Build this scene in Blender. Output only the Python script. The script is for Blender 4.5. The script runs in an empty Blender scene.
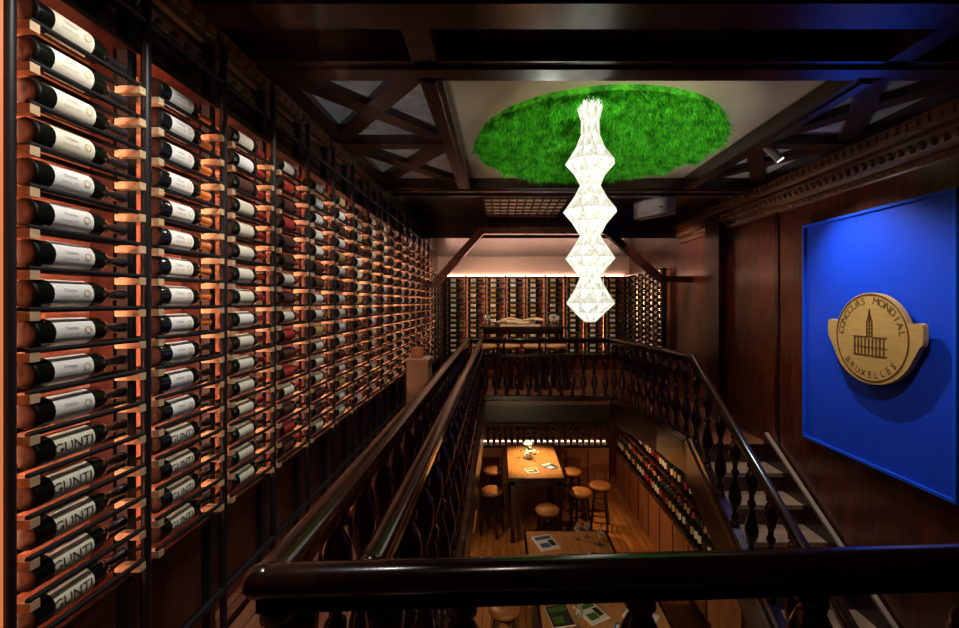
import bpy, bmesh, math, random
from mathutils import Matrix, Vector, noise
random.seed(7)
Z0=3.65            # eye height above lower floor; all z values below are relative to eye
scene=bpy.context.scene
scene.view_settings.view_transform='Standard'
PI=math.pi
# ---------------------------------------------------------------- materials
def newmat(name):
    m=bpy.data.materials.new(name); m.use_nodes=True
    nt=m.node_tree; b=nt.nodes['Principled BSDF']; return m,nt,b
def mat(name,col,rough=.5,metal=0,spec=.5,emis=None,es=0,coat=0,var=0.0,vs=20):
    m,nt,b=newmat(name)
    b.inputs['Base Color'].default_value=(*col,1)
    b.inputs['Roughness'].default_value=rough
    b.inputs['Metallic'].default_value=metal
    b.inputs['Specular IOR Level'].default_value=spec
    b.inputs['Coat Weight'].default_value=coat
    if emis:
        b.inputs['Emission Color'].default_value=(*emis,1); b.inputs['Emission Strength'].default_value=es
    if var>0:
        tc=nt.nodes.new('ShaderNodeTexCoord'); n=nt.nodes.new('ShaderNodeTexNoise'); n.inputs['Scale'].default_value=vs
        r=nt.nodes.new('ShaderNodeValToRGB')
        r.color_ramp.elements[0].position=.3; r.color_ramp.elements[1].position=.7
        r.color_ramp.elements[0].color=(*[c*(1-var) for c in col],1)
        r.color_ramp.elements[1].color=(*[min(1,c*(1+var)) for c in col],1)
        nt.links.new(tc.outputs['Object'],n.inputs['Vector']); nt.links.new(n.outputs['Fac'],r.inputs['Fac'])
        nt.links.new(r.outputs['Color'],b.inputs['Base Color'])
    return m
def wood(name,c1,c2,scale=(12,1.2,12),rough=.3,coat=.3,bump=.05):
    m,nt,b=newmat(name)
    tc=nt.nodes.new('ShaderNodeTexCoord'); mp=nt.nodes.new('ShaderNodeMapping'); mp.inputs['Scale'].default_value=scale
    n=nt.nodes.new('ShaderNodeTexNoise'); n.inputs['Scale'].default_value=2.2; n.inputs['Detail'].default_value=8; n.inputs['Distortion'].default_value=.8
    r=nt.nodes.new('ShaderNodeValToRGB'); r.color_ramp.elements[0].position=.32; r.color_ramp.elements[1].position=.7
    r.color_ramp.elements[0].color=(*c1,1); r.color_ramp.elements[1].color=(*c2,1)
    bp=nt.nodes.new('ShaderNodeBump'); bp.inputs['Strength'].default_value=bump; bp.inputs['Distance'].default_value=.01
    L=nt.links.new
    L(tc.outputs['Object'],mp.inputs['Vector']); L(mp.outputs['Vector'],n.inputs['Vector']); L(n.outputs['Fac'],r.inputs['Fac'])
    L(r.outputs['Color'],b.inputs['Base Color']); L(n.outputs['Fac'],bp.inputs['Height']); L(bp.outputs['Normal'],b.inputs['Normal'])
    b.inputs['Roughness'].default_value=rough; b.inputs['Coat Weight'].default_value=coat; b.inputs['Coat Roughness'].default_value=.15
    return m
def planks(name,c1,c2,w=.09,rough=.35):
    m,nt,b=newmat(name); L=nt.links.new
    tc=nt.nodes.new('ShaderNodeTexCoord'); mp=nt.nodes.new('ShaderNodeMapping'); mp.inputs['Rotation'].default_value=(0,0,PI/2)
    br=nt.nodes.new('ShaderNodeTexBrick'); br.inputs['Scale'].default_value=1
    br.inputs['Brick Width'].default_value=1.1; br.inputs['Row Height'].default_value=w; br.inputs['Mortar Size'].default_value=.003
    br.inputs['Color1'].default_value=(*c1,1); br.inputs['Color2'].default_value=(*c2,1); br.inputs['Mortar'].default_value=(.01,.005,.003,1)
    n=nt.nodes.new('ShaderNodeTexNoise'); n.inputs['Scale'].default_value=3; n.inputs['Detail'].default_value=6
    mp2=nt.nodes.new('ShaderNodeMapping'); mp2.inputs['Scale'].default_value=(14,1,1)
    mx=nt.nodes.new('ShaderNodeMix'); mx.data_type='RGBA'; mx.blend_type='MULTIPLY'; mx.inputs['Factor'].default_value=.6
    rr=nt.nodes.new('ShaderNodeValToRGB'); rr.color_ramp.elements[0].position=.3; rr.color_ramp.elements[0].color=(.4,.35,.3,1); rr.color_ramp.elements[1].position=.65
    L(tc.outputs['Object'],mp.inputs['Vector']); L(mp.outputs['Vector'],br.inputs['Vector'])
    L(tc.outputs['Object'],mp2.inputs['Vector']); L(mp2.outputs['Vector'],n.inputs['Vector']); L(n.outputs['Fac'],rr.inputs['Fac'])
    L(br.outputs['Color'],mx.inputs['A']); L(rr.outputs['Color'],mx.inputs['B']); L(mx.outputs['Result'],b.inputs['Base Color'])
    b.inputs['Roughness'].default_value=rough
    return m
M={}
M['maho']=wood('mahogany_dark',(.012,.0035,.0025),(.038,.010,.006),rough=.28,coat=.35)
M['mahow']=wood('mahogany_wall',(.045,.009,.004),(.16,.036,.015),scale=(9,9,1.3),rough=.3,coat=.35)
M['rail']=wood('rail_varnish',(.014,.004,.0025),(.042,.012,.007),rough=.2,coat=.6)
M['backing']=wood('rack_backing',(.60,.25,.15),(.78,.38,.24),scale=(6,6,1.2),rough=.5,coat=.05)
M['cornice']=wood('cornice_wood',(.08,.03,.015),(.22,.10,.05),rough=.3,coat=.5)
M['floorU']=planks('walkway_planks',(.38,.15,.08),(.27,.09,.05),.07)
M['floorL']=planks('floor_planks',(.60,.27,.08),(.42,.17,.05),.1)
M['cream']=mat('ceiling_cream',(.58,.46,.30),.7,var=.06,vs=3)
M['plaster']=mat('plaster_blush',(.75,.6,.52),.8,var=.04,vs=3)
M['grey']=mat('coffer_grey',(.32,.33,.33),.6,var=.25,vs=9)
M['black']=mat('black_metal',(.010,.010,.012),.42,0,.4)
M['rod']=mat('rack_rod',(.006,.006,.007),.6,0,.25)
M['beech']=wood('beech',(.50,.33,.19),(.70,.50,.30),scale=(20,5,20),rough=.6,coat=0)
M['glass']=mat('bottle_glass',(.006,.007,.005),.08,spec=.6,coat=.3)
M['glass2']=mat('bottle_glass_green',(.008,.014,.007),.08,spec=.6,coat=.3)
M['punt']=mat('bottle_base',(.004,.004,.004),.5,spec=.2)
M['lw']=mat('label_white',(.90,.88,.84),.6); M['lc']=mat('label_cream',(.84,.78,.62),.6)
M['ly']=mat('label_gold',(.6,.42,.16),.5); M['ld']=mat('label_dark',(.09,.03,.025),.5)
M['lr']=mat('label_red',(.45,.04,.03),.5); M['ink']=mat('label_ink',(.03,.025,.02),.6); M['ink2']=mat('label_grey_ink',(.25,.23,.2),.6)
M['ck']=mat('capsule_black',(.015,.012,.015),.3); M['cr']=mat('capsule_red',(.35,.02,.02),.3)
M['co']=mat('capsule_orange',(.75,.2,.04),.35); M['cg']=mat('capsule_gold',(.5,.33,.1),.3,.5)
M['led']=mat('led_strip',(1,.5,.3),.5,emis=(1,.42,.25),es=130)
M['ledp']=mat('led_strip_pink',(1,.6,.5),.5,emis=(1,.55,.42),es=16)
M['ledw']=mat('led_strip_warm',(1,.6,.4),.5,emis=(1,.6,.35),es=9)
M['ledr']=mat('added_strip_red',(1,.4,.2),.5,emis=(1,.28,.10),es=12)
M['edge']=mat('edge_panel_glow',(.25,.07,.03),.6,emis=(1,.27,.08),es=.65)  # wood edge; emission stands in for the backlight on it
M['blue']=mat('blue_panel',(.006,.075,.85),.5,var=.04,vs=2)
M['blue2']=mat('blue_frame',(.012,.12,.95),.35)
M['brass']=wood('medallion_wood',(.70,.40,.11),(.80,.48,.15),scale=(5,5,20),rough=.45,coat=.05,bump=.01)
M['engrave']=mat('engraved_brown',(.16,.07,.015),.5)
M['seat']=mat('leather_tan',(.4,.17,.06),.4,var=.15); M['seat2']=mat('leather_cream',(.95,.5,.18),.4,var=.1)
M['table']=wood('table_oak',(.46,.21,.07),(.66,.34,.12),scale=(8,1,8),rough=.35,coat=.2)
M['cab']=wood('cabinet_oak',(.36,.14,.055),(.5,.22,.09),scale=(8,8,1),rough=.4,coat=.1)
M['white']=mat('white_plastic',(.6,.59,.56),.4); M['dgrey']=mat('vent_grey',(.12,.12,.12),.5)
M['stone']=mat('tread_wood',(.34,.22,.15),.4,var=.25,vs=12); M['string']=mat('stringer_edge',(.36,.27,.2),.4)
M['paper']=mat('magazine_paper',(.8,.8,.82),.5); M['pb']=mat('magazine_blue',(.05,.15,.35),.5); M['pp']=mat('magazine_pink',(.6,.2,.3),.5)
M['petal']=mat('petal_white',(.9,.88,.8),.5,emis=(1,.95,.8),es=.5); M['leaf']=mat('leaf_green',(.06,.2,.03),.5)  # glow put into the petals by emission; also serves the table lamp's shade
M['drift']=wood('driftwood',(.5,.35,.22),(.75,.6,.4),rough=.7,coat=0)
M['lens']=mat('spot_lens',(1,1,1),.3,emis=(1,.9,.8),es=6)
M['bulb']=mat('bulb_glow',(1,1,1),.3,emis=(1,.85,.6),es=8)
m,nt,b=newmat('clear_glass'); b.inputs['Transmission Weight'].default_value=.9; b.inputs['Roughness'].default_value=.03; b.inputs['Base Color'].default_value=(.9,.95,.95,1); M['clear']=m
# moss
m,nt,b=newmat('moss_green'); tc=nt.nodes.new('ShaderNodeTexCoord'); n=nt.nodes.new('ShaderNodeTexNoise'); n.inputs['Scale'].default_value=12; n.inputs['Detail'].default_value=8; n.inputs['Roughness'].default_value=.7
r=nt.nodes.new('ShaderNodeValToRGB'); r.color_ramp.elements[0].position=.38; r.color_ramp.elements[1].position=.60
r.color_ramp.elements[0].color=(.010,.20,.004,1); r.color_ramp.elements[1].color=(.16,.95,.04,1)
nt.links.new(tc.outputs['Object'],n.inputs['Vector']); nt.links.new(n.outputs['Fac'],r.inputs['Fac']); nt.links.new(r.outputs['Color'],b.inputs['Base Color']); b.inputs['Roughness'].default_value=.6
b.inputs['Specular IOR Level'].default_value=.2
M['moss']=m
# lamp shade: woven luminous fabric
def shade(name,st,lo,hi):
    m,nt,b=newmat(name); tc=nt.nodes.new('ShaderNodeTexCoord'); mp=nt.nodes.new('ShaderNodeMapping'); mp.inputs['Scale'].default_value=(70,70,12)
    n=nt.nodes.new('ShaderNodeTexNoise'); n.inputs['Scale'].default_value=1.3; n.inputs['Detail'].default_value=5; n.inputs['Distortion'].default_value=.6
    r=nt.nodes.new('ShaderNodeValToRGB'); r.color_ramp.elements[0].position=.36; r.color_ramp.elements[1].position=.56
    r.color_ramp.elements[0].color=(*lo,1); r.color_ramp.elements[1].color=(*hi,1)
    L=nt.links.new; L(tc.outputs['Object'],mp.inputs['Vector']); L(mp.outputs['Vector'],n.inputs['Vector']); L(n.outputs['Fac'],r.inputs['Fac']); L(r.outputs['Color'],b.inputs['Emission Color'])
    b.inputs['Emission Strength'].default_value=st; b.inputs['Base Color'].default_value=(.25,.25,.2,1); return m
M['shade']=shade('lamp_shade_bright',1.75,(.36,.37,.27),(1,.98,.88))  # bright copy: facet shading is painted into the emission
M['shade2']=shade('lamp_shade_dim',.92,(.48,.49,.34),(1,.99,.84))  # dim copy of the same shade, for the darker facets
M['shaderib']=mat('lamp_rib',(.3,.28,.2),.5,emis=(.8,.78,.58),es=.6)
# ---------------------------------------------------------------- mesh builder
class MB:
    def __init__(s): s.v=[]; s.f=[]; s.m=[]; s.s=[]; s.mats=[]; s.M=Matrix.Identity(4)
    def mi(s,k):
        if k not in s.mats: s.mats.append(k)
        return s.mats.index(k)
    def add(s,vs,fs,k,smooth=False):
        o=len(s.v); M_=s.M
        s.v.extend([tuple(M_@Vector(p)) for p in vs])
        for f in fs:
            s.f.append([i+o for i in f]); s.m.append(s.mi(k)); s.s.append(smooth)
    def box(s,x0,x1,y0,y1,z0,z1,k):
        s.add([(x0,y0,z0),(x1,y0,z0),(x1,y1,z0),(x0,y1,z0),(x0,y0,z1),(x1,y0,z1),(x1,y1,z1),(x0,y1,z1)],
              [(0,3,2,1),(4,5,6,7),(0,1,5,4),(1,2,6,5),(2,3,7,6),(3,0,4,7)],k)
    def prism(s,poly,z0,z1,k,k2=None):
        n=len(poly); V=[(x,y,z0) for x,y in poly]+[(x,y,z1) for x,y in poly]
        s.add(V,[list(range(n))[::-1]],k); s.add(V,[[n+i for i in range(n)]],k2 or k)
        s.add(V,[(i,(i+1)%n,n+(i+1)%n,n+i) for i in range(n)],k)
    def extr(s,poly,axis,a0,a1,k):
        n=len(poly)
        def P(p,a): return (a,p[0],p[1]) if axis=='x' else (p[0],a,p[1])
        s.add([P(p,a0) for p in poly]+[P(p,a1) for p in poly],[list(range(n)),[n+i for i in range(n)][::-1]]+[(i,n+i,n+(i+1)%n,(i+1)%n) for i in range(n)],k)
    def lathe(s,prof,o,axis,seg,k,smooth=True,ph=0):
        vs=[];n=len(prof)
        for p in prof:
            for j in range(seg):
                a=2*PI*j/seg+ph; c,sn=math.cos(a)*p[1],math.sin(a)*p[1]
                if axis=='z': vs.append((o[0]+c,o[1]+sn,o[2]+p[0]))
                elif axis=='y': vs.append((o[0]+c,o[1]+p[0],o[2]+sn))
                else: vs.append((o[0]+p[0],o[1]+c,o[2]+sn))
        groups={}
        for i in range(n-1):
            kk=prof[i][2] if len(prof[i])>2 else k
            g=groups.setdefault(kk,[])
            for j in range(seg):
                j2=(j+1)%seg
                q=(i*seg+j,i*seg+j2,(i+1)*seg+j2,(i+1)*seg+j)
                if axis=='y': q=q[::-1]
                g.append(q)
        o0=len(s.v); s.v.extend([tuple(s.M@Vector(p)) for p in vs])
        for kk,fs in groups.items():
            for f in fs: s.f.append([i+o0 for i in f]); s.m.append(s.mi(kk)); s.s.append(smooth)
    def tube(s,a,b,r,k,seg=10,r2=None,caps=True,sx=1,sz=1):
        a=Vector(a);b=Vector(b);d=(b-a);l=d.length
        if l<1e-6:return
        d.normalize(); up=Vector((0,0,1)) if abs(d.z)<.95 else Vector((1,0,0))
        e1=d.cross(up).normalized(); e2=e1.cross(d).normalized(); r2=r if r2 is None else r2
        vs=[]
        for c,rr in((a,r),(b,r2)):
            for j in range(seg):
                t=2*PI*j/seg; vs.append(c+e1*math.cos(t)*rr*sx+e2*math.sin(t)*rr*sz)
        s.add(vs,[(j,(j+1)%seg,seg+(j+1)%seg,seg+j) for j in range(seg)],k,True)
        if caps: s.add(vs,[list(range(seg))[::-1],[seg+j for j in range(seg)]],k)
    def beam(s,a,b,w,h,k):
        a=Vector(a);b=Vector(b);d=(b-a).normalized(); up=Vector((0,0,1)) if abs(d.z)<.95 else Vector((1,0,0))
        e1=d.cross(up).normalized()*w/2; e2=e1.cross(d).normalized()*h/2
        vs=[a-e1-e2,a+e1-e2,a+e1+e2,a-e1+e2,b-e1-e2,b+e1-e2,b+e1+e2,b-e1+e2]
        s.add(vs,[(0,1,2,3),(4,7,6,5),(0,4,5,1),(1,5,6,2),(2,6,7,3),(3,7,4,0)],k)
    def ball(s,c,r,k,seg=14,rings=8,sz=1):
        s.lathe([(-r*sz*math.cos(PI*i/rings),max(1e-4,r*math.sin(PI*i/rings))) for i in range(rings+1)],c,'z',seg,k)
    def done(s,name,fixn=False):
        me=bpy.data.meshes.new(name); me.from_pydata([(x,y,z+Z0) for x,y,z in s.v],[],s.f)
        for k in s.mats: me.materials.append(M[k])
        me.polygons.foreach_set('material_index',s.m); me.polygons.foreach_set('use_smooth',s.s); me.update()
        if fixn:
            bm=bmesh.new(); bm.from_mesh(me); bmesh.ops.recalc_face_normals(bm,faces=bm.faces); bm.to_mesh(me); bm.free()
        ob=bpy.data.objects.new(name,me); scene.collection.objects.link(ob); return ob
def T(x,y,z,rz=0): return Matrix.Translation((x,y,z))@Matrix.Rotation(rz,4,'Z')
# ---------------------------------------------------------------- constants
XL=-1.30; XR=2.70; H=1.25; FL=-1.42; LF=-3.65; DB=9.4; RZ=-.55; DF=6.5
XA,XB=-.46,-.27
# ---------------------------------------------------------------- room shell
b=MB(); b.box(XL-.1,XR+.1,-1.6,DB+.1,LF-.1,LF,'floorL'); b.done('floor')
b=MB(); b.box(XL-.1,XL,-1.6,DB+.1,LF,H+.1,'mahow'); b.done('wall_left')
b=MB(); b.box(XR,XR+.1,-1.6,DB+.1,LF,H+.1,'mahow')
for y in (2.2,4.35): b.box(XR-.012,XR,y,y+.05,FL,1.0,'maho')
b.box(XR-.1,XR,5.35,5.7,FL,H,'maho')
b.done('wall_right')
b=MB(); b.box(XL,XR,DB,DB+.1,LF,H+.1,'mahow'); b.box(XL,XR,DB-.012,DB,.52,.95,'plaster'); b.done('wall_back')  # matte plaster strip added so lamps leave no glints above the racks
b=MB(); b.box(XL,XR,-1.7,-1.6,LF,H+.1,'mahow'); b.done('wall_front')
b=MB()
b.box(XL,XR,-1.6,2.3,H,H+.1,'maho')
b.box(-.36,1.91,2.3,4.6,H,H+.1,'cream')
b.box(XL,-.36,2.3,4.6,H,H+.1,'grey'); b.box(1.91,XR,2.3,4.6,H,H+.1,'grey')
b.box(XL,XR,4.6,6.7,H,H+.1,'maho'); b.box(XL,XR,6.7,DB,.95,H+.1,'maho')
b.done('ceiling')
b=MB(); zb=1.15
for y0,y1,zz in((1.72,1.88,1.14),(2.15,2.34,1.15),(4.54,4.74,1.15),(5.0,5.08,1.18)): b.box(XL,XR,y0,y1,zz,H,'maho')
for y0,y1 in((2.20,2.28),(4.6,4.68)): b.box(XL,XR,y0,y1,1.135,zb,'maho')
for x0,x1 in((-.42,-.30),(1.85,1.97)):
    b.box(x0,x1,1.88,4.54,zb,H,'maho'); b.box(x0+.035,x1-.035,2.34,4.54,zb-.015,zb,'maho')
b.box(XL,-1.2,1.0,6.7,zb,H,'maho'); b.box(2.6,XR,1.0,6.7,zb,H,'maho')
for xa,xb in((-1.2,-.42),(1.97,2.6)):
    b.box(xa,xb,3.36,3.48,1.18,H,'maho')
    for ya,yb in((2.34,3.36),(3.48,4.54)):
        b.beam((xa,ya,1.225),(xb,yb,1.225),.13,.05,'maho'); b.beam((xa,yb,1.225),(xb,ya,1.225),.13,.048,'maho')
        b.beam((xa,ya,1.228),(xb,ya,1.228),.12,.045,'maho'); b.beam((xa+.03,ya,1.228),(xa+.03,yb,1.228),.08,.045,'maho')
x0,x1,y0,y1=-.2,.82,5.15,6.55
b.box(x0,x1,y0,y1,1.235,1.25,'cream')
for i in range(11):
    x=x0+(x1-x0)*i/10; b.box(x-.009,x+.009,y0,y1,1.22,1.235,'maho')
for i in range(8):
    y=y0+(y1-y0)*i/7; b.box(x0,x1,y-.012,y+.012,1.222,1.234,'maho')
b.done('ceiling_beam_grid')
def cornice(name,xw,sg):
    b=MB()
    prof=[(0,.86),(.025,.87),(.03,.90),(.02,.92),(.05,.94),(.085,.99),(.09,1.02),(.07,1.03),(.07,1.05),(.11,1.07),(.12,1.15),(0,1.15)]
    b.extr([(xw+sg*p,z) for p,z in prof],'y',.2,6.7,'cornice')
    y=.25
    while y<6.65:
        b.ball((xw+sg*.078,y,.975),.026,'cornice',7,4,1.25)
        b.ball((xw+sg*.028,y+.04,.885),.012,'cornice',6,3)
        b.box(min(xw+sg*.09,xw+sg*.128),max(xw+sg*.09,xw+sg*.128),y-.02,y+.012,1.085,1.13,'cornice')
        y+=.075
    return b.done(name,True)
cornice('trim_1',XL,1); cornice('trim_2',XR,-1)
b=MB()
def slab(poly):
    b.prism(poly,FL-.30,FL-.02,'maho'); b.prism(poly,FL-.02,FL,'maho','floorU')
slab([(XL,-1.6),(-.2,-1.6),(-.2,6.45),(XL,6.45)])
slab([(-.2,-1.6),(1.85,-1.6),(1.85,.98),(-.2,.98)])
slab([(XL,6.45),(XR,6.45),(XR,DB),(XL,DB)])
slab([(1.86,4.5),(XR,4.5),(XR,6.45),(1.56,6.45),(1.81,5.2)])
b.box(-.2,1.57,6.42,6.45,FL-.05,FL+.01,'cornice')
b.done('mezzanine_floor')
# ---------------------------------------------------------------- bottles & racks
def text_geo(body,size,cuts=5):
    cu=bpy.data.curves.new('t','FONT'); cu.body=body; cu.size=size; cu.align_x='CENTER'; cu.align_y='CENTER'; cu.resolution_u=3
    ob=bpy.data.objects.new('t',cu); scene.collection.objects.link(ob)
    dg=bpy.context.evaluated_depsgraph_get(); me=bpy.data.meshes.new_from_object(ob.evaluated_get(dg))
    bm=bmesh.new(); bm.from_mesh(me)
    if cuts and bm.verts:
        lo=min(v.co.y for v in bm.verts); hi=max(v.co.y for v in bm.verts)
        for i in range(1,cuts+1):
            bmesh.ops.bisect_plane(bm,geom=bm.verts[:]+bm.edges[:]+bm.faces[:],plane_co=(0,lo+(hi-lo)*i/(cuts+1),0),plane_no=(0,1,0))
    vs=[(v.co.x,v.co.y) for v in bm.verts]; bm.verts.index_update(); fs=[[v.index for v in f.verts] for f in bm.faces]
    bm.free(); bpy.data.objects.remove(ob); bpy.data.meshes.remove(me); bpy.data.curves.remove(cu)
    return vs,fs
TX_G=text_geo('GUNTI',.036); TX_C=text_geo('Chateau',.011,2); TX_V=text_geo('Grand Vin  2015',.007,1); TX_O=text_geo('O',.028,4)
BR=.036
def bottle(b,x,y,z,cap,label,glass='glass',seg=18,text=None,lab=(.045,.155)):
    p=[(.004,.001,'punt'),(0,.029,'punt'),(.0015,.033,'punt'),(.006,BR),(.178,BR),(.194,.0345),(.210,.0275),(.224,.018,cap),(.238,.0145,cap),(.281,.0145,cap),(.283,.0162,cap),(.292,.0162,cap),(.294,.012,cap),(.294,.001)]
    if seg<=8: p=[(0,.001),(0,BR),(.18,BR),(.224,.018,cap),(.294,.0150,cap),(.294,.001)]
    b.lathe(p,(x,y,z),'y',seg,glass)
    if label:
        n=8 if seg>8 else 4; A=math.radians(80); R=BR+.0008; vs=[];fs=[]
        for i in range(n+1):
            a=-A+2*A*i/n
            for t in lab: vs.append((x+math.cos(a)*R,y+t,z+math.sin(a)*R))
        for i in range(n): fs.append((2*i,2*i+1,2*i+3,2*i+2))
        b.add(vs,fs,label,True)
        def put(tx,u0,v0,k='ink'):
            R2=BR+.0016
            b.add([(x+math.cos((v+v0)/BR)*R2,y+u0+u,z+math.sin((v+v0)/BR)*R2) for u,v in tx[0]],tx[1],k)
        mid=(lab[0]+lab[1])/2
        if text=='G': put(TX_G,mid-.006,.0); put(TX_V,mid,-.028)
        if text=='C': put(TX_C,mid-.012,.010,'ink2'); put(TX_V,mid-.014,-.006,'ink2'); put(TX_O,mid+.034,.002,'ly')
def rackrow(b,x,y,z,L=.37):
    for yy in(y+.030,y+L-.012):
        b.box(x-.035,x+.044,yy-.012,yy+.012,z-.066,z-.044,'beech')
    for xx in(x-.028,x+.036): b.tube((xx,y+.02,z-.040),(xx,y+L,z-.040),.0075,'rod',6)
rack=MB(); bot=MB()
P=.405; NR=16; Y0=1.055; BX=-1.165; SP=.0996; ZB=-.776
for i in range(16):
    y0=Y0+P*i; pt=1.05 if y0<6.5 else .93
    seg=20 if i<3 else (14 if i<7 else 10)
    rack.box(BX-.05,BX-.015,y0-.035,y0+.0,-1.42,pt,'black')
    rack.tube((BX+.03,y0-.017,-1.42),(BX+.03,y0-.017,pt),.014,'black',8)
    for r in range(NR):
        z=ZB+SP*r; rackrow(rack,BX,y0,z)
        if i==0:
            if r<5: a=('ck','lc','glass','G')
            elif r<12: a=('ck','lw','glass','C')
            else: a=('ck','lc','glass','C')
        elif i==1:
            if r<4: a=('ck','lc','glass','G')
            elif r<10: a=('ck' if r<7 else 'co','lw','glass','C')
            else: a=('co','lw','glass','C')
        elif i==2:
            a=('cr',random.choice(['ld','lc','lc','lw']) if r>5 else 'lc','glass',None) if r>2 else ('ck','lc','glass',None)
        elif i==3: a=(random.choice(['cr','cr','ck']),random.choice(['lr','ld','lc']),'glass',None)
        else:
            a=(random.choice(['ck','cg','ck','ck','cr']),random.choice(['lw','lc','ly','lc','lw','ld']),'glass',None)
        bottle(bot,BX,y0+.045+random.uniform(-.004,.004),z,a[0],a[1],a[2],seg,a[3])
y0=Y0+P*16
rack.box(BX-.05,BX-.015,y0-.035,y0,-1.42,.93,'black')
rack.tube((BX+.03,Y0-.05,-1.18),(BX+.03,y0,-1.18),.016,'black',8)
rack.tube((BX+.03,Y0-.05,.9),(BX+.03,y0,.9),.010,'black',8)
rack.box(XL+.002,XL+.012,Y0-.12,y0,-.92,.86,'backing')
rack.box(XL+.002,BX+.0,Y0-.08,y0,-.885,-.865,'maho')  # baffle board added to keep strip light off the wall below
rack.box(XL+.002,BX+.0,Y0-.08,y0,.80,.82,'maho')  # added baffle closing off the strip light at the top
for i in range(17):
    yy=Y0+P*i-.017
    rack.box(XL+.012,BX-.05,yy-.03,yy-.012,-.865,.80,'maho')  # upright baffle added to hide the strip from view
    rack.box(XL+.024,XL+.044,yy-.012,yy-.006,-.85,.78,'led')       # strip
    rack.box(XL+.062,XL+.067,yy-.012,yy+.018,-.86,.79,'maho')      # lip added to keep strip light off the bottles
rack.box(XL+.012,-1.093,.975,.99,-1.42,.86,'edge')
rack.box(XL+.012,-1.105,.955,.975,-1.42,.86,'maho')
rack.done('wine_rack'); bot.done('wine_bottles')
def smallrack(name,bname,M0,cols,rows,z0,led=True,pitch=.41):
    rk=MB(); bt=MB(); rk.M=M0; bt.M=M0
    for i in range(cols):
        y0=pitch*i
        rk.box(.06,.12,y0-.03,y0,FL,z0+rows*.1033,'black')
        for r in range(rows):
            z=z0+.1033*r
            rk.box(.03,.155,y0,y0+.38,z-.06,z-.045,'black')
            rk.box(.12,.16,y0+.005,y0+.03,z-.062,z-.043,'beech')
            bottle(bt,.10,y0+.04,z,random.choice(['ck','cg','cr']),random.choice(['lw','lc','ly','ly','lc']),'glass2' if r%2 else 'glass',8,None)
    rk.box(.06,.12,pitch*cols-.03,pitch*cols,FL,z0+rows*.1033,'black')
    rk.box(0.003,.012,0,pitch*cols,z0-.08,z0+rows*.1033,'backing')
    rk.box(.015,.17,-.03,pitch*cols,z0+rows*.1033-.04,z0+rows*.1033-.02,'maho')
    if led: rk.box(.03,.05,.0,pitch*cols,z0+rows*.1033-.02,z0+rows*.1033-.005,'ledp')
    for i in range(1,cols):
        rk.box(.013,.02,pitch*i-.02,pitch*i-.01,z0,z0+rows*.1033-.06,'ledw')
    rk.done(name); bt.done(bname)
smallrack('wine_shelf','wine_bottles',T(XL+.2,DB,0,-PI/2),9,15,-1.0)
smallrack('wine_shelf','wine_bottles',T(XR,DB-.19,0,PI),5,15,-1.0,False)
smallrack('wine_shelf','wine_bottles',T(XL,7.75,0,0),3,15,-1.0,False)
# ---------------------------------------------------------------- railings
BAL=[(0,.034),(.05,.034),(.055,.022),(.08,.030),(.11,.030),(.13,.019),(.18,.026),(.27,.046),(.33,.050),(.40,.042),(.50,.022),(.55,.017),(.58,.030),(.61,.030),(.63,.018),(.68,.019),(.73,.033),(.79,.044),(.84,.047),(.89,.042),(.935,.026),(.95,.018),(.965,.032),(1,.032)]
def railing(name,pts,sp=.2,h=RZ-FL,seg=14,skip0=.08,low=True,rr=.036,top=0,mid=None,skip1=None):
    b=MB(); skip1=skip0 if skip1 is None else skip1
    for k in range(len(pts)-1):
        a=Vector(pts[k]); c=Vector(pts[k+1]); d=c-a; l=Vector((d.x,d.y)).length
        b.tube(a,c,rr,'rail',18,sx=1.0,sz=.85)
        off=Vector((0,0,-rr)); b.beam(a+off,c+off,.05,.026*rr/.036,'rail')
        if low:
            lo=Vector((0,0,-h+.035)); b.beam(a+lo,c+lo,.07,.07,'rail')
        if mid:
            lo=Vector((0,0,-mid)); b.beam(a+lo,c+lo,.06,.035,'rail')
            for q in(.02,.25,.5,.75,.98):
                p=a+d*q; b.tube(p,p+lo,.018,'rail',8)
        n=max(1,round((l-skip0-skip1)/sp))
        for i in range(n+1):
            p=a+d*((skip0+(l-skip0-skip1)*i/n)/l)
            zb=p.z-h+.06; hh=p.z-(mid if mid else .045)-zb
            b.lathe([(t*hh,r) for t,r in BAL],(p.x,p.y,zb),'z',seg,'rail')
    for p in pts: b.ball(p,rr,'rail',16,8,.9)
    return b.done(name)
railing('balustrade',[(XA,.90,RZ),(XA,6.40,RZ)],.235,skip0=.12)
railing('balustrade',[(XB,.94,RZ),(XB,6.40,RZ)],.235,rr=.028,skip0=.12)
railing('balustrade',[(XA-.01,.888,RZ),(2.5,1.028,RZ)],.38,skip0=.03,low=False)
railing('balustrade',[(XA,6.49,RZ),(1.6,6.49,RZ)],.16,seg=10,rr=.026,mid=.22)
railing('balustrade',[(1.6,6.44,RZ),(1.72,5.8,RZ),(1.86,5.1,RZ),(1.9,4.5,RZ)],.2,seg=12)
SL=.6
railing('stair_balustrade',[(1.9,4.44,RZ),(1.9,1.15,RZ-SL*3.3)],.24,h=.84)
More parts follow.
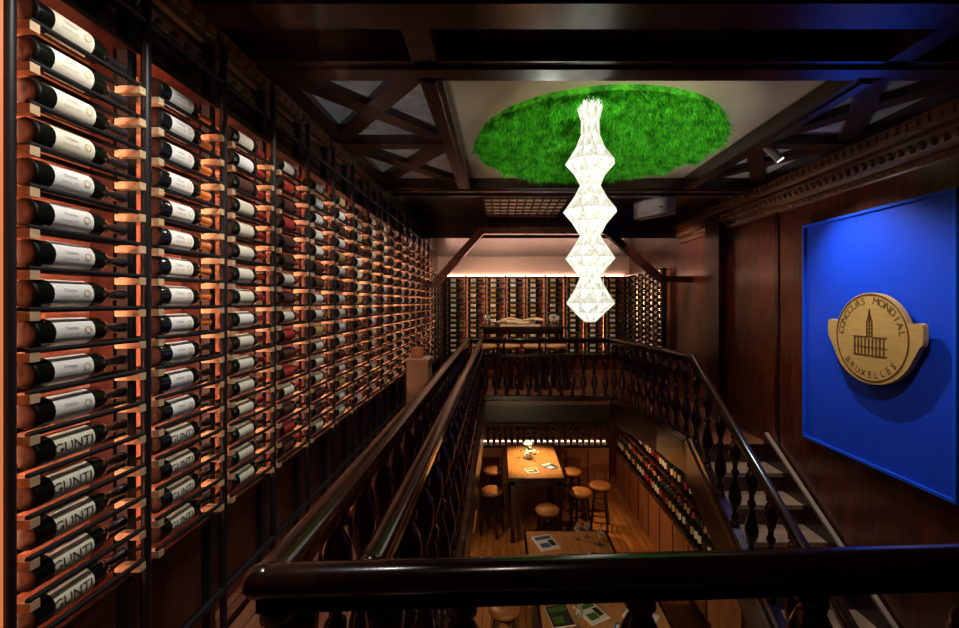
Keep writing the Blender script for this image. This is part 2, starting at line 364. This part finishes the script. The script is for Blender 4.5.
# ---------------------------------------------------------------- staircase
b=MB(); rise=(FL-LF)/13; run=.285; ys=4.5; XS=XR-.065
for i in range(12):
    zt=FL-rise*(i+1); y1=ys-run*i; y0=y1-run
    b.box(1.93,XS,y0-.02,y1,zt-.04,zt,'stone'); b.box(1.93,XS,y1-.02,y1,zt,zt+rise-.04,'maho')
    b.box(1.93,XS,y0-.024,y0-.018,zt-.012,zt+.002,'string')
ye=ys-run*12
def sl(y,o): return (y,FL-(ys-y)*rise/run+o)
b.extr([sl(ys,.02),sl(ys,-.36),sl(ye,-.30),sl(ye,.02)],'x',1.86,1.93,'maho')
b.extr([sl(ys,.0),sl(ys,.05),sl(ye,.05),sl(ye,.0)],'x',1.85,1.94,'cornice')
b.extr([sl(ys,.10),sl(ys,-.3),sl(ye,-.26),sl(ye,.10)],'x',XS,XR-.02,'maho')
b.extr([sl(ys,.118),sl(ys,.10),sl(ye,.10),sl(ye,.118)],'x',XS+.01,XR-.018,'string')
b.done('staircase',True)
# ---------------------------------------------------------------- moss disc
b=MB(); cx,cy,R=.74,3.49,.91
b.lathe([(0,.001),(0,R-.02),(.015,R),(.045,R)],(cx,cy,H-.045),'z',64,'moss')
for i in range(32000):
    a=random.uniform(0,2*PI); rr=R*math.sqrt(random.random()); e=1
    if i%6==0: rr=R*random.uniform(.95,1.0); e=1.0
    x=cx+rr*math.cos(a); y=cy+rr*math.sin(a); z=H-.04
    cl=noise.noise(Vector((x*9,y*9,0)))*.5+noise.noise(Vector((x*22,y*22,3)))*.5
    l=(.045+.08*cl+random.uniform(-.012,.018))*e
    if l<.012: l=.012
    ta=random.uniform(0,2*PI); tt=random.uniform(.2,1.8)
    dx=math.cos(ta)*tt*l*.6+math.cos(a)*.012*rr; dy=math.sin(ta)*tt*l*.6+math.sin(a)*.012*rr
    w=random.uniform(.004,.009); ba=random.uniform(0,PI)
    b.add([(x-math.cos(ba)*w,y-math.sin(ba)*w,z),(x+math.cos(ba)*w,y+math.sin(ba)*w,z),(x+dx,y+dy,z-l)],[(0,1,2)],'moss')
b.done('moss_ceiling_disc')
# ---------------------------------------------------------------- pendant lamp
b=MB(); ld=2.72; lx=.545; k=ld/450
prof=[(96,17),(104,14),(122,9),(136,9.5),(150,16),(163,25),(174,16),(186,10),(198,17),(211,27),(223,17.5),(236,10),(247,17),(258,25),(268,17),(278,10),(290,16),(303,24.5),(313,15),(322,5)]
seg=9; rings=[]
for j,(py,hw) in enumerate(prof):
    ph=j*.16
    rings.append([(lx+hw*k*math.cos(2*PI*i/seg+ph),ld+hw*k*math.sin(2*PI*i/seg+ph),(302-py)*k) for i in range(seg)])
for j in range(len(rings)-1):
    A,B=rings[j],rings[j+1]; up=prof[j+1][1]>prof[j][1]
    for i in range(seg):
        i2=(i+1)%seg
        b.add([A[i],A[i2],B[i]],[(0,1,2)],'shade'); b.add([A[i2],B[i2],B[i]],[(0,1,2)],'shade2')  # bright and dim triangles alternate to paint facet shading
        b.tube(A[i],B[i],.0014,'shaderib',4,caps=False); b.tube(A[i2],B[i],.0010,'shaderib',4,caps=False)
    if prof[j][1]>22.9:
        for i in range(seg): b.tube(A[i],A[(i+1)%seg],.0018,'shaderib',4,caps=False)
for i in range(seg):
    p=rings[0][i]; q=(lx+(p[0]-lx)*.75,ld+(p[1]-ld)*.75,p[2]+.03); b.tube(p,q,.002,'shaderib',4); b.ball(q,.005,'shade',6,4)
b.add(rings[-1],[list(range(seg))],'shade'); b.add(rings[0],[list(range(seg))],'shade2')
b.tube((lx,ld,(302-97)*k),(lx,ld,H),.006,'black',8); b.lathe([(0,.001),(0,.05),(.03,.05),(.03,.001)],(lx,ld,H-.06),'z',16,'white')
b.done('pendant_lamp')
# ---------------------------------------------------------------- blue panel + medallion
b=MB(); py0,py1,pz0,pz1=2.62,3.95,-1.18,.67; xf=XR-.04
b.box(xf+.01,XR-.002,py0,py1,pz0,pz1,'blue')
w=.02
b.box(xf-.006,XR-.002,py0,py0+w,pz0,pz1,'blue2'); b.box(xf-.006,XR-.002,py1-w,py1,pz0,pz1,'blue2')
b.box(xf-.006,XR-.002,py0+w,py1-w,pz0,pz0+w,'blue2'); b.box(xf-.006,XR-.002,py0+w,py1-w,pz1-w,pz1,'blue2')
b.done('blue_wall_panel')
b=MB(); mc=(3.16,-.25); R=.315; MX=XR-.105
out=[]
for i in range(0,25):
    a=math.radians(20+(180-40)*i/24); out.append((R*math.cos(a),R*math.sin(a)))
W=.40
out+=[(-.37,.118),(-.395,.108),(-W,.09),(-W,.01),(-.392,-.02),(-.375,-.04)]
for i in range(1,14):
    a=math.radians(190+(340-190)*i/14); out.append((.345*math.cos(a)*1.03,.325*math.sin(a)))
out+=[(.375,-.04),(.392,-.02),(W,.01),(W,.09),(.395,.108),(.37,.118)]
poly=[(mc[0]-u,mc[1]+v) for u,v in out]
b.extr(poly,'x',MX,XR-.07,'brass')
def ring(r0,r1,x0,x1,k,n=48):
    for i in range(n):
        a=2*PI*i/n; c=2*PI*(i+1)/n
        P_=[(mc[0]-r*math.cos(t),mc[1]+r*math.sin(t)) for r,t in((r0,a),(r1,a),(r1,c),(r0,c))]
        b.extr(P_,'x',x0,x1,k)
ring(.300,.307,MX-.004,MX+.001,'engrave')
for sgn in(-1,1): b.tube((XR-.08,mc[0]+sgn*.15,mc[1]),(XR-.03,mc[0]+sgn*.15,mc[1]),.02,'brass',10)
def arc_text(s,r,a0,a1,size,flip=False):
    for i,ch in enumerate(s):
        a=math.radians(a0+(a1-a0)*i/(len(s)-1)); vs,fs=text_geo(ch,size,0)
        rot=(a-PI/2) if not flip else (a+PI/2)
        pts=[]
        for u,v in vs:
            U=r*math.cos(a)+u*math.cos(rot)-v*math.sin(rot); V=r*math.sin(a)+u*math.sin(rot)+v*math.cos(rot)
            pts.append((MX-.002,mc[0]-U,mc[1]+V))
        b.add(pts,fs,'engrave')
arc_text('CONCOURS',.258,172,102,.072); arc_text('MONDIAL',.258,78,10,.072); arc_text('BRUXELLES',.262,222,318,.066,True)
def mb(u0,u1,v0,v1): b.box(MX-.0035,MX+.001,mc[0]-u1,mc[0]-u0,mc[1]+v0,mc[1]+v1,'engrave')
for i in range(9): mb(-.135+.031*i,-.125+.031*i,-.12,-.005)
mb(-.14,.14,-.128,-.12); mb(-.14,-.02,.0,.008); mb(.02,.14,.0,.008)
mb(-.14,.14,-.07,-.064)
for v in range(5): mb(-.024,.024,.008+v*.025,.014+v*.025)
mb(-.026,-.018,0,.12); mb(.018,.026,0,.12); mb(-.003,.003,0,.2)
b.extr([(mc[0]-.02,mc[1]+.12),(mc[0]+.02,mc[1]+.12),(mc[0],mc[1]+.21)],'x',MX-.0035,MX+.001,'engrave')
b.done('wall_medallion',True)
# ---------------------------------------------------------------- timber arch
b=MB(); ya=6.35
b.beam((-.27,ya,1.0),(1.5,ya,1.0),.12,.09,'cornice')
b.beam((-.24,ya,1.02),(-.95,ya,.22),.12,.10,'cornice'); b.beam((1.47,ya,1.02),(2.3,ya,.3),.12,.09,'maho')
b.box(-.3,-.2,ya-.05,ya+.05,1.0,H,'maho'); b.box(1.45,1.55,ya-.05,ya+.05,1.0,H,'maho')
b.beam((-.95,ya,.25),(-1.1,ya,.25),.12,.09,'maho'); b.beam((2.28,ya,.32),(XR,ya,.32),.12,.09,'maho')
b.done('timber_arch')
# ---------------------------------------------------------------- AC unit
b=MB(); b.M=T(1.83,5.3,0,math.radians(-58))
prof=[(-.08,1.0),(-.10,1.02),(-.105,1.18),(-.08,1.21),(.05,1.21),(.05,1.0)]
b.extr(prof,'x',-.24,.24,'white')
b.box(-.21,.21,-.098,-.05,.996,1.004,'dgrey'); b.box(-.22,.22,-.107,-.10,1.05,1.054,'dgrey'); b.box(.14,.19,-.109,-.10,1.07,1.09,'dgrey')
for x in(-.15,.15): b.box(x-.02,x+.02,-.02,.02,1.21,H,'dgrey')
b.done('air_conditioner',True)
b=MB(); b.tube((2.08,3.45,H),(2.08,3.45,1.17),.012,'white'); b.lathe([(0,.001),(0,.03),(.02,.03),(.02,.001)],(2.08,3.45,H-.02),'z',12,'white')
b.tube((2.04,3.45,1.20),(2.13,3.42,1.08),.032,'white',16); b.tube((2.13,3.42,1.08),(2.132,3.4195,1.077),.026,'lens',16)
b.done('ceiling_spotlight')
# ---------------------------------------------------------------- furniture
def stool(x,y,zf,h=.70,seat='seat'):
    b=MB(); b.M=T(x,y,zf,random.uniform(0,1.5))
    b.lathe([(h-.06,.001),(h-.06,.155),(h-.045,.17),(h-.015,.172),(h,.155),(h+.006,.08),(h+.006,.001)],(0,0,0),'z',22,seat)
    b.lathe([(h-.085,.001),(h-.085,.15),(h-.06,.15)],(0,0,0),'z',22,'maho')
    for a in range(4):
        t=PI/4+a*PI/2; c,s=math.cos(t),math.sin(t)
        b.beam((c*.11,s*.11,h-.08),(c*.19,s*.19,0.0),.035,.035,'maho')
    for hh in(.22,.42):
        if hh>h-.1: continue
        q=.19-.08*hh/(h-.08)
        for a in range(4):
            t=PI/4+a*PI/2; t2=t+PI/2; b.tube((math.cos(t)*q,math.sin(t)*q,hh),(math.cos(t2)*q,math.sin(t2)*q,hh),.012,'maho',8)
    return b.done('bar_stool')
def table(name,x0,x1,y0,y1,zf,h,top='table',leg='maho',lw=.07):
    b=MB(); b.box(x0,x1,y0,y1,zf+h-.045,zf+h-.001,leg); b.box(x0+.03,x1-.03,y0+.03,y1-.03,zf+h-.01,zf+h,top); b.box(x0+.06,x1-.06,y0+.06,y1-.06,zf+h-.13,zf+h-.045,leg)
    for x in(x0+.06,x1-.06-lw):
        for y in(y0+.06,y1-.06-lw): b.box(x,x+lw,y,y+lw,zf,zf+h-.045,leg)
    for x in(x0+.07,x1-.06-lw+.01): b.box(x,x+lw-.02,y0+.1,y1-.1,zf+.2,zf+.25,leg)
    return b.done(name)
table('bar_table',.1,1.0,6.75,8.4,LF,1.0)
for x,y in((.68,6.45),(-.12,7.1),(1.26,7.05),(-.12,7.95),(1.26,7.9),(1.62,7.3)): stool(x,y,LF)
table('low_table',.3,1.35,4.95,5.72,LF,.75)
table('low_table',.35,1.55,3.55,4.4,LF,.75)
stool(.05,4.75,LF,.45); stool(.08,5.4,LF,.45); stool(1.62,5.3,LF,.45)
table('counter_table',-.35,1.15,7.65,8.5,FL,1.0,'maho')
for x in(-.22,.16,.54,.92): stool(x,7.3,FL,.73,'seat2')
b=MB()
for i in range(16):
    a=random.uniform(-.5,.5); x=.35+random.uniform(-.3,.3); z=FL+1.0+.025+random.uniform(0,.09); l=random.uniform(.08,.2)
    y=7.95+random.uniform(-.08,.08)
    b.tube((x-l,y-a*l,z),(x,y,z+random.uniform(0,.03)),.012,'drift',7,.024); b.tube((x,y,z+.02),(x+l,y+a*l,z),.024,'drift',7,.009)
b.box(.0,.7,7.87,8.03,FL+1.0,FL+1.025,'drift')
b.done('driftwood_centerpiece')
def magazine(x,y,z,rz,k='paper',k2='pb',w=.21,h=.28):
    b=MB(); b.M=T(x,y,z,rz); b.box(-w/2,w/2,-h/2,h/2,0,.008,'paper'); b.box(-w/2+.004,w/2-.004,-h/2+.004,h/2-.004,.008,.010,k)
    b.box(-w*.4,w*.4,h*.18,h*.4,.010,.0108,k2); b.box(-w*.35,w*.1,-h*.35,-h*.05,.010,.0108,k2); b.box(w*.14,w*.4,-h*.3,h*.1,.010,.0108,'ink'); b.done('magazine')
tz=LF+.75
magazine(.55,5.42,tz,.3,w=.25,h=.33); magazine(1.05,5.15,tz,1.2,'lr','paper',.12,.12)
magazine(.85,4.2,tz,.5,'paper','leaf'); magazine(1.08,3.9,tz,-.4,'pb','paper'); magazine(1.3,4.15,tz,.9,'paper','pp'); magazine(.55,4.15,tz,.2,'ink','leaf')
magazine(.50,7.05,LF+1.0,.2,'paper','leaf',.2,.22); magazine(.80,7.25,LF+1.0,.6,'pb','paper')
def wineglass(x,y,z):
    b=MB(); b.lathe([(0,.001),(0,.032),(.003,.032),(.006,.004),(.08,.004),(.09,.015),(.115,.036),(.15,.038),(.19,.029)],(x,y,z),'z',14,'clear'); b.done('wine_glass')
for x,y in((.95,5.5),(1.07,5.55),(1.2,5.36),(.7,4.0)): wineglass(x,y,tz)
for x,y in((-.2,7.75),(-.25,7.95),(.88,7.75),(1.0,7.85)): wineglass(x,y,FL+1.0)
b=MB(); vz=LF+1.0; fx,fy=.5,7.6
b.lathe([(0,.001),(0,.04),(.03,.055),(.07,.05),(.10,.03),(.11,.04)],(fx,fy,vz),'z',16,'white')
for i in range(26):
    a=random.uniform(0,2*PI); q=random.uniform(.02,.16); zz=vz+random.uniform(.10,.17)
    p=(fx+q*math.cos(a),fy+q*math.sin(a),zz); b.tube((fx,fy,vz+.09),p,.003,'leaf',4)
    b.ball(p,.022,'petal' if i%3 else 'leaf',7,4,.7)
b.done('flower_vase')
b=MB(); b.lathe([(0,.001),(0,.05),(.015,.05),(.02,.01),(.10,.01)],(.5,8.1,vz),'z',14,'black'); b.lathe([(.10,.085),(.15,.05),(.155,.001)],(.5,8.1,vz),'z',18,'petal'); b.ball((.5,8.1,vz+.105),.03,'bulb',12,6); b.done('table_lamp')
b=MB(); b.box(-1.04,-.80,5.0,5.3,FL,FL+.76,'beech'); b.box(-1.055,-.785,4.985,5.315,FL+.76,FL+.785,'beech'); b.box(-1.05,-.79,4.99,5.31,FL,FL+.06,'maho'); b.box(-1.0,-.88,5.06,5.2,FL+.785,FL+.9,'cab'); b.done('display_pedestal')
def standing(b,x,y,z,cap,lab,face):
    b.lathe([(0,.001),(0,BR),(.19,BR),(.235,.018,cap),(.30,.0155,cap),(.30,.001)],(x,y,z),'z',10,'glass2')
    R=BR+.001; vs=[];fs=[]
    for i in range(5):
        a=face-1.2+2.4*i/4
        for t in(.05,.14): vs.append((x+R*math.cos(a),y+R*math.sin(a),z+t))
    for i in range(4): fs.append((2*i,2*i+2,2*i+3,2*i+1))
    b.add(vs,fs,lab,True)
# right-hand bottle cabinet
b=MB(); bt=MB(); zt=LF+.72; x0,x1,y0,y1=2.3,XR-.02,5.0,8.95
b.box(x0,x1,y0,y1,LF,zt,'cab'); b.box(x0-.01,x1,y0-.01,y1,zt,zt+.03,'maho')
n=8
for i in range(n+1):
    y=y0+(y1-y0)*i/n; b.box(x0-.008,x0,y-.012,y+.012,LF+.03,zt-.03,'maho')
for tier in range(2):
    zz=zt+.03+tier*.36
    if tier: b.box(x0+.12,x1,y0,y1,zz-.02,zz,'maho')
    b.box(x1-.02,x1-.01,y0,y1,zz+.29,zz+.31,'ledr')  # strip added for a warm red glow behind the bottles
    y=y0+.08
    while y<y1-.05:
        standing(bt,x0+.08+tier*.12+random.uniform(-.01,.01),y,zz,random.choice(['ck','cr','cg','ck']),random.choice(['lw','lc','ly','ld','lr']),PI)
        if random.random()<.6: standing(bt,x0+.20+tier*.08,y+.05,zz,random.choice(['ck','cr']),random.choice(['lw','lc']),PI)
        y+=random.uniform(.10,.14)
for i in range(n+1):
    y=min(y1-.03,y0+(y1-y0)*i/n); b.box(x0+.26,x1,y,y+.03,zt+.03,zt+.8,'maho')
b.done('wine_cabinet'); bt.done('wine_bottles')
# panelled sideboard with turned gallery along the lower back wall
b=MB(); x0,x1,y0,y1=XL+.05,2.2,9.05,DB-.02
b.box(x0,x1,y0,y1,LF,zt,'cab'); b.box(x0-.01,x1,y0-.01,y1,zt,zt+.03,'maho')
for i in range(9):
    x=x0+(x1-x0)*i/8; b.box(x-.012,x+.012,y0-.008,y0,LF+.03,zt-.03,'maho')
b.box(x0,x1,y0+.02,y0+.07,zt+.42,zt+.47,'rail')
x=x0+.05
while x<x1-.03:
    b.lathe([(t*.39,r*.95) for t,r in BAL],(x,y0+.045,zt+.03),'z',8,'rail'); x+=.12
b.box(x0,x1,y1-.012,y1-.006,zt+.032,zt+.042,'ledw')  # made-up glow strip, lights the wall behind the gallery
b.done('sideboard')
# ---------------------------------------------------------------- lights
def spot(loc,tgt,e,col=(1,.85,.7),size=60,blend=.6,rad=.01,name='spot'):
    l=bpy.data.lights.new(name,'SPOT'); l.energy=e; l.color=col; l.spot_size=math.radians(size); l.spot_blend=blend; l.shadow_soft_size=rad
    o=bpy.data.objects.new(name,l); scene.collection.objects.link(o); o.location=(loc[0],loc[1],loc[2]+Z0)
    d=Vector(tgt)-Vector(loc); o.rotation_euler=d.to_track_quat('-Z','Y').to_euler(); return o
for y,e in((1.2,52),(2.1,30),(3.1,19),(4.2,15),(5.6,11)):
    spot((-.50,y,1.12),(-1.2,y+.15,-.40),e,(1,.95,.87),84)  # unseen spots added to brighten the labels, without fixtures
spot((2.10,3.48,1.05),(2.62,3.2,-.45),66,(.88,.94,1),92,.9)
spot((1.6,2.0,1.10),(2.66,3.2,-.5),38,(1,.93,.88),56,.9)
spot((1.7,5.9,1.1),(2.7,6.4,.1),34,(1,.58,.36),90)
spot((1.7,4.6,1.1),(2.7,4.75,-.2),14,(1,.62,.42),80)  # added warm spot to lift the right wall
spot((.35,1.15,-.5),(.74,3.40,1.25),74,(.95,1,.85),40,.5)  # added uplight near the front rail, brightens the moss
spot((1.45,1.2,-.5),(.90,3.45,1.25),68,(.95,1,.85),40,.5)  # second added moss uplight, softens the pendant's shadow
spot((.7,6.3,-.45),(.75,3.8,1.25),40,(.95,1,.85),42,.5)  # added uplight at the far rail for the moss
spot((-.66,2.3,-.5),(-.8,3.2,1.25),17,(.95,.97,1),60,.7)  # added uplight for the left coffers
spot((-.66,1.3,-.5),(-1.25,1.9,1.0),14,(1,.75,.5),46,.7)  # added uplight to bring out the left cornice
spot((-.66,3.6,-.5),(-1.25,3.9,1.0),12,(1,.75,.5),60,.7)  # added uplight, farther along the left cornice
spot((2.1,4.6,-.5),(2.2,3.6,1.25),22,(.95,.95,1),64,.7)  # added uplight for the right coffers
spot((2.0,4.7,-.3),(2.65,4.4,1.0),8,(1,.75,.5),70,.7)  # added uplight to bring out the right cornice
spot((.3,6.0,-.4),(.3,5.85,1.25),26,(1,.72,.58),48,.7)  # added uplight so the lattice cells show
spot((-.5,4.9,1.1),(-.92,5.1,-.8),16,(1,.85,.7),34,.5)  # small spot added to lighten the pedestal
# lower level
spot((.55,7.6,-1.76),(.55,7.5,-3),110,(1,.58,.24),90)
spot((.2,1.1,-1.76),(.9,5.2,-3),140,(1,.72,.42),60)
spot((1.6,6.7,-1.76),(2.4,7.2,-3),32,(1,.5,.24),110)
spot((-.6,6.2,-1.76),(0.6,5.5,-3.6),36,(1,.62,.32),110)
# far gallery
spot((.6,7.0,.9),(.6,9.3,-.4),55,(1,.78,.55),90)  # spots added to brighten the back wall and far racks
spot((-.4,7.0,.9),(-.6,9.3,-.2),36,(1,.78,.55),80)
spot((1.5,7.2,.9),(2.6,8.6,-.2),24,(1,.72,.5),90)
spot((.35,6.8,.88),(.35,7.5,-.7),44,(1,.8,.6),80)  # added spot to brighten the stool seats
spot((2.2,5.2,1.1),(2.3,3.2,-2.0),55,(1,.80,.62),56)
spot((1.2,4.9,1.1),(1.83,5.3,1.08),2,(1,.95,.9),40)  # weak spot added to light the air conditioner
spot((.1,.6,1.1),(.1,1.6,-.8),8,(1,.8,.65),80)
w=bpy.data.worlds.new('World'); scene.world=w; w.use_nodes=True
w.node_tree.nodes['Background'].inputs[0].default_value=(.35,.3,.4,1); w.node_tree.nodes['Background'].inputs[1].default_value=.015
# ---------------------------------------------------------------- camera
c=bpy.data.cameras.new('camera'); o=bpy.data.objects.new('camera',c); scene.collection.objects.link(o)
c.sensor_width=36; c.lens=450/959*36; c.shift_x=-20.5/959; c.shift_y=-12/959; c.clip_start=.02
o.location=(0,0,Z0); o.rotation_euler=(PI/2,0,0); scene.camera=o
